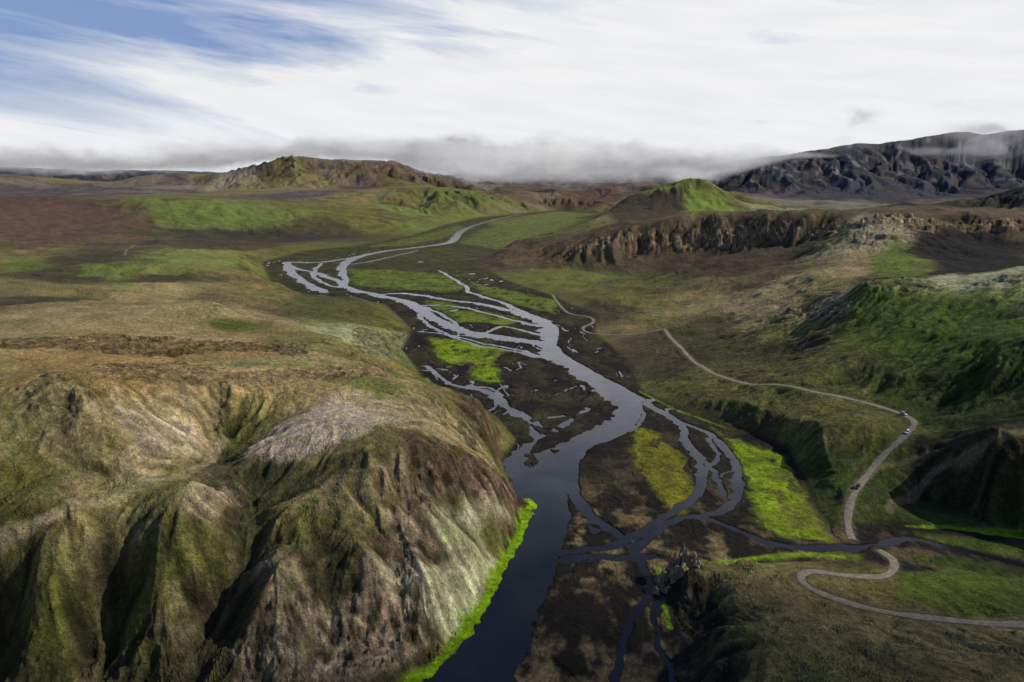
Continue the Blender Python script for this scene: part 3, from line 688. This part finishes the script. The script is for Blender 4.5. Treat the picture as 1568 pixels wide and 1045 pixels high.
for (u,v),pc in zip([(1381,636),(1388,662),(1311,752)],paints):
    x_,y_=trace([(u,v)])[0]
    k_=int(np.argmin(np.hypot(pl[:,0]-x_,pl[:,1]-y_))); k_=min(max(k_,1),len(pl)-2)
    t_=pl[k_+1]-pl[k_-1]; ds=np.linalg.norm(t_)
    car((pl[k_,0],pl[k_,1],z[k_]+.27),math.atan2(t_[1],t_[0]),-math.atan2(z[k_+1]-z[k_-1],ds),pc)
# ---------------------------------------------------------------- rock pinnacles beside the river
g=N('pinnacle_rock'); geo=g.n('NewGeometry'); pos=geo.outputs['Position']
a=noise(g,pos,.9,9,.7,.6); c=mixc(g,mapr(g,a,.40,.62,0,1),(.06,.046,.03),(.30,.23,.15))
bs=g.n('BsdfPrincipled'); g.l(c,bs.inputs['Base Color']); setin(bs,Roughness=.95)
bp=g.n('Bump'); bp.inputs['Strength'].default_value=.8; bp.inputs['Distance'].default_value=.5; g.l(a,bp.inputs['Height']); g.l(bp.outputs[0],bs.inputs['Normal']); g.l(bs.outputs[0],g.out.inputs[0])
prock=g.m
from mathutils import noise as mn
def pinnacle(specs):
    bm=bmesh.new()
    for (x_,y_,zb,hh,rr_,sd_) in specs:
        ri=20;ci=28; rings=[]
        for a_ in range(ri+1):
            t_=a_/ri; ring=[]
            for b_ in range(ci):
                an=b_/ci*2*math.pi
                prof=(1-t_**2.2)*.85+.08
                p_=Vector((math.cos(an)*rr_*prof,math.sin(an)*rr_*prof,t_*hh))
                d_=mn.fractal(Vector((p_.x*.5+sd_,p_.y*.5,p_.z*.3)),.7,2.2,5)
                ring.append(bm.verts.new((x_+p_.x*(1+d_*.6)+t_*math.sin(sd_)*rr_*.25,y_+p_.y*(1+d_*.6),zb+p_.z*(1+.15*d_))))
            rings.append(ring)
        for a_ in range(ri):
            for b_ in range(ci):
                bm.faces.new((rings[a_][b_],rings[a_][(b_+1)%ci],rings[a_+1][(b_+1)%ci],rings[a_+1][b_]))
        bm.faces.new(rings[-1])
    me_=bpy.data.meshes.new('rock_pinnacle'); bm.to_mesh(me_); bm.free(); ob=bpy.data.objects.new('rock_pinnacle',me_); bpy.context.collection.objects.link(ob); me_.materials.append(prock)
sp_=[]
for (u,v,hh,rr_) in [(1043,866,15,2.3),(1035,869,12,2.1),(1051,872,11,2.4),(1026,872,11,2.1),(1017,877,9,2.2),(1060,874,8,2.6),(1068,878,6,2.2),(1010,882,7,1.9),(1035,882,8,3.0),(1048,886,6,3.0),(1022,888,6,2.6),(1005,890,5,1.8)]:
    x_,y_,_=P(u,v,6); zb=float(sampleH(np.array([x_]),np.array([y_]))[0])-1.5
    sp_.append((x_,y_,zb,hh,rr_,u*.37))
pinnacle(sp_)
# ---------------------------------------------------------------- low cloud bank lying on the far mountains
g=N('cloud_vapour'); ca=g.n('VertexColor',layer_name='dens'); geo=g.n('NewGeometry'); pos=geo.outputs['Position']
nz=noise(g,pos,.0035,7,.6,.4)
al=math_(g,'MULTIPLY',ca.outputs['Alpha'],mapr(g,nz,.28,.6,.45,1.1))
al=math_(g,'MINIMUM',al,1.0)
df=g.n('BsdfDiffuse'); tr=g.n('BsdfTranslucent'); em=g.n('Emission'); tp=g.n('BsdfTransparent')
g.l(ca.outputs['Color'],df.inputs[0]); g.l(ca.outputs['Color'],tr.inputs[0]); g.l(ca.outputs['Color'],em.inputs[0]); em.inputs[1].default_value=.88  # vapour glows by itself, standing in for scattered light
m1=g.n('MixShader'); m1.inputs[0].default_value=.6; g.l(df.outputs[0],m1.inputs[1]); g.l(tr.outputs[0],m1.inputs[2])
m2=g.n('MixShader'); m2.inputs[0].default_value=.75; g.l(m1.outputs[0],m2.inputs[1]); g.l(em.outputs[0],m2.inputs[2])
m3=g.n('MixShader'); g.l(al,m3.inputs[0]); g.l(tp.outputs[0],m3.inputs[1]); g.l(m2.outputs[0],m3.inputs[2]); g.l(m3.outputs[0],g.out.inputs[0])
cloudm=g.m
def el(v): a_,dy_,dz_=ray(784,v); return dz_/dy_
UU=[-150,0,200,350,420,500,600,660,720,900,1050,1120,1200,1280,1700]
VB=[266,260,264,257,246,242,247,263,276,278,274,262,244,240,240]
VT=[222,218,226,224,214,210,212,212,210,216,218,226,232,236,236]
SG=[.95,.92,.9,.9,.8,.7,.8,.92,.97,.97,.95,.8,.3,0,0]
def curtain(Dd,seed,wisps=()):
    nu,nz_=520,90; us=np.linspace(-150,1700,nu); zs=np.linspace(CAM_H+Dd*el(296),CAM_H+Dd*el(140),nz_)
    a_=(us-784)/FP; X_=a_*Dd/1.0; 
    Xg,Zg=np.meshgrid(X_,zs); Ug=np.broadcast_to(us,Xg.shape)
    Yg=Dd+0*Xg+fbm(Xg+seed*999,Zg*0,1500,2,seed)*200
    nn=fbm(Xg+seed*3331,Zg*2.2,900,5,seed+5); n_l=fbm(Xg+seed*777,Zg*.5,2600,3,seed+50)
    zb=CAM_H+Dd*el(np.interp(Ug,UU,VB)); zt=CAM_H+Dd*el(np.interp(Ug,UU,VT)); s=np.interp(Ug,UU,SG)
    thick=zt-zb
    lo=ss(-.12,.28,(Zg-zb)/thick+nn*.45); hi=1-ss(.5,1.1,(Zg-zb)/thick+nn*.6+n_l*.35)
    al_=lo*hi*s*(.8+.5*n_l)
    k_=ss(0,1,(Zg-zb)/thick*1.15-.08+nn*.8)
    col=np.stack([.46+.46*k_,.445+.47*k_,.455+.46*k_],-1)  # grey base rising to white: the cloud's self-shadow put into its colour
    for (u0,v0,du,dv,st) in wisps:
        z0=CAM_H+Dd*el(v0); wz=Dd*dv/FP; q_=((Ug-u0)/du)**2+((Zg-z0)/wz)**2
        m_=np.exp(-q_)*ss(-.25,.4,nn+.05)*st
        col=col*(1-np.clip(m_*2,0,1)[...,None])+np.array((.48,.46,.52))*np.clip(m_*2,0,1)[...,None]
        al_=np.maximum(al_,m_)
    al_*=ss(0,.06,(zs-zs[0])/(zs[-1]-zs[0]))[:,None]
    V_=np.stack([Xg,Yg,Zg],-1).reshape(-1,3)
    i_=np.arange(nz_-1)[:,None]*nu; j_=np.arange(nu-1)[None]
    f_=np.stack([i_+j_,i_+j_+1,i_+nu+j_+1,i_+nu+j_],-1).reshape(-1,4)
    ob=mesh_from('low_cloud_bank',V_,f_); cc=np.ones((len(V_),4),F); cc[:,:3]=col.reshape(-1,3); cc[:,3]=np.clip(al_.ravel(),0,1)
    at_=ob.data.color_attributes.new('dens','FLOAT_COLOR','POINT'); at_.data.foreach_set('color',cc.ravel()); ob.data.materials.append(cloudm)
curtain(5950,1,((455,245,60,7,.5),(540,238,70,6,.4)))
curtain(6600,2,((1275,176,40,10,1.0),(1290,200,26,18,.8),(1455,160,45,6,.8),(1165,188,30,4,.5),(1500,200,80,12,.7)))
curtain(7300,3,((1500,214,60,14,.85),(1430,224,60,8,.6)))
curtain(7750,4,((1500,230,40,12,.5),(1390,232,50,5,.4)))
# ---------------------------------------------------------------- light
SAZ=math.radians(86); SEL=math.radians(36)
sd_=Vector((math.sin(SAZ)*math.cos(SEL),math.cos(SAZ)*math.cos(SEL),math.sin(SEL)))
sl=bpy.data.lights.new('sun','SUN'); sl.energy=5.0; sl.angle=math.radians(.8); sl.color=(1,.94,.83)
so=bpy.data.objects.new('sun',sl); bpy.context.collection.objects.link(so); so.rotation_euler=sd_.to_track_quat('Z','Y').to_euler(); so.location=(800,500,1200)
# unseen cloud sheet, added and shaped so its shadow dims the near valley
zc=650.; ox,oy=math.sin(SAZ)*zc/math.tan(SEL),math.cos(SAZ)*zc/math.tan(SEL)
gx_,gy_=np.meshgrid(np.linspace(-420,700,150),np.linspace(60,700,90))
nn=fbm(gx_,gy_,180,5,811)
d1=1-ss(.55,1.1,np.hypot((gx_-100)/260,(gy_-200)/95)+nn*.35)      # near valley mouth
d2=1-ss(.5,1.1,np.hypot((gx_-290)/110,(gy_-385)/70)+nn*.35)      # dark hill on the right
al_=np.clip(np.maximum(d1*.68,d2*.6),0,1)
zz_=zc+18*fbm(gx_,gy_,60,4,821)
V_=np.stack([gx_+ox,gy_+oy,zz_],-1).reshape(-1,3)
i_=np.arange(89)[:,None]*150; j_=np.arange(149)[None]
ob=mesh_from('shadow_cloud',V_,np.stack([i_+j_,i_+j_+1,i_+151+j_,i_+150+j_],-1).reshape(-1,4))
cc=np.full((len(V_),4),.9,F); cc[:,3]=al_.ravel(); at_=ob.data.color_attributes.new('dens','FLOAT_COLOR','POINT'); at_.data.foreach_set('color',cc.ravel()); ob.data.materials.append(cloudm)
w=bpy.data.worlds.new('World'); bpy.context.scene.world=w; w.use_nodes=True; t=w.node_tree; t.nodes.clear()
class WN(N):
    def __init__(s): s.t=t; s.out=t.nodes.new('ShaderNodeOutputWorld')
g=WN()
sky=g.n('TexSky',sky_type='NISHITA'); sky.sun_disc=False; sky.sun_elevation=SEL; sky.sun_rotation=SAZ
tc=g.n('TexCoord'); sx=g.n('SeparateXYZ'); g.l(tc.outputs['Generated'],sx.inputs[0])
az=math_(g,'ARCTAN2',sx.outputs[0],sx.outputs[1]); e_=math_(g,'ARCSINE',sx.outputs[2],None)
cb=g.n('CombineXYZ'); g.l(math_(g,'MULTIPLY',az,1.0),cb.inputs[0])
g.l(math_(g,'ADD',math_(g,'MULTIPLY',e_,7.5),math_(g,'MULTIPLY',az,.9)),cb.inputs[1])
nA=noise(g,cb.outputs[0],2.6,7,.55,.5)
nB=noise(g,cb.outputs[0],7.0,6,.55,.3)
left=mapr(g,az,-.55,.05,.36,0.0)
hi_=mapr(g,e_,.08,.18,-.16,.12)
hi2=mapr(g,e_,.25,.9,0,.25)
val=math_(g,'ADD',math_(g,'ADD',math_(g,'ADD',nA,left),hi_),hi2)
val=math_(g,'ADD',val,math_(g,'MULTIPLY',math_(g,'SUBTRACT',nB,.5),.18))
blue=mapr(g,val,.66,.95,0,.9)
skc=g.n('VectorMath',operation='SCALE'); g.l(sky.outputs[0],skc.inputs[0]); skc.inputs['Scale'].default_value=.085
cl=mixc(g,mapr(g,nB,.35,.65,0,1),(.82,.83,.85),(.89,.89,.90))
cl=mixc(g,mapr(g,e_,.02,.12,.3,0),cl,(.80,.87,.94))
cl=mixc(g,mapr(g,e_,.27,.50,0,1),cl,(.12,.15,.21))
bl=mixc(g,.65,skc.outputs[0],(.12,.26,.62))
cm=mixc(g,blue,cl,bl)
bg=g.n('Background'); g.l(cm,bg.inputs[0]); bg.inputs[1].default_value=1.0; g.l(bg.outputs[0],g.out.inputs[0])
# ---------------------------------------------------------------- camera
cd=bpy.data.cameras.new('camera'); cd.sensor_width=36; cd.lens=36*FP/1568; cd.clip_end=200000; cd.clip_start=1
co=bpy.data.objects.new('camera',cd); bpy.context.collection.objects.link(co); co.location=(0,0,CAM_H); co.rotation_euler=(math.radians(90)-PITCH,0,0)
bpy.context.scene.camera=co
sc=bpy.context.scene; sc.view_settings.view_transform='Standard'; sc.view_settings.look='None'; sc.view_settings.exposure=0
print('done',time.time()-T0)
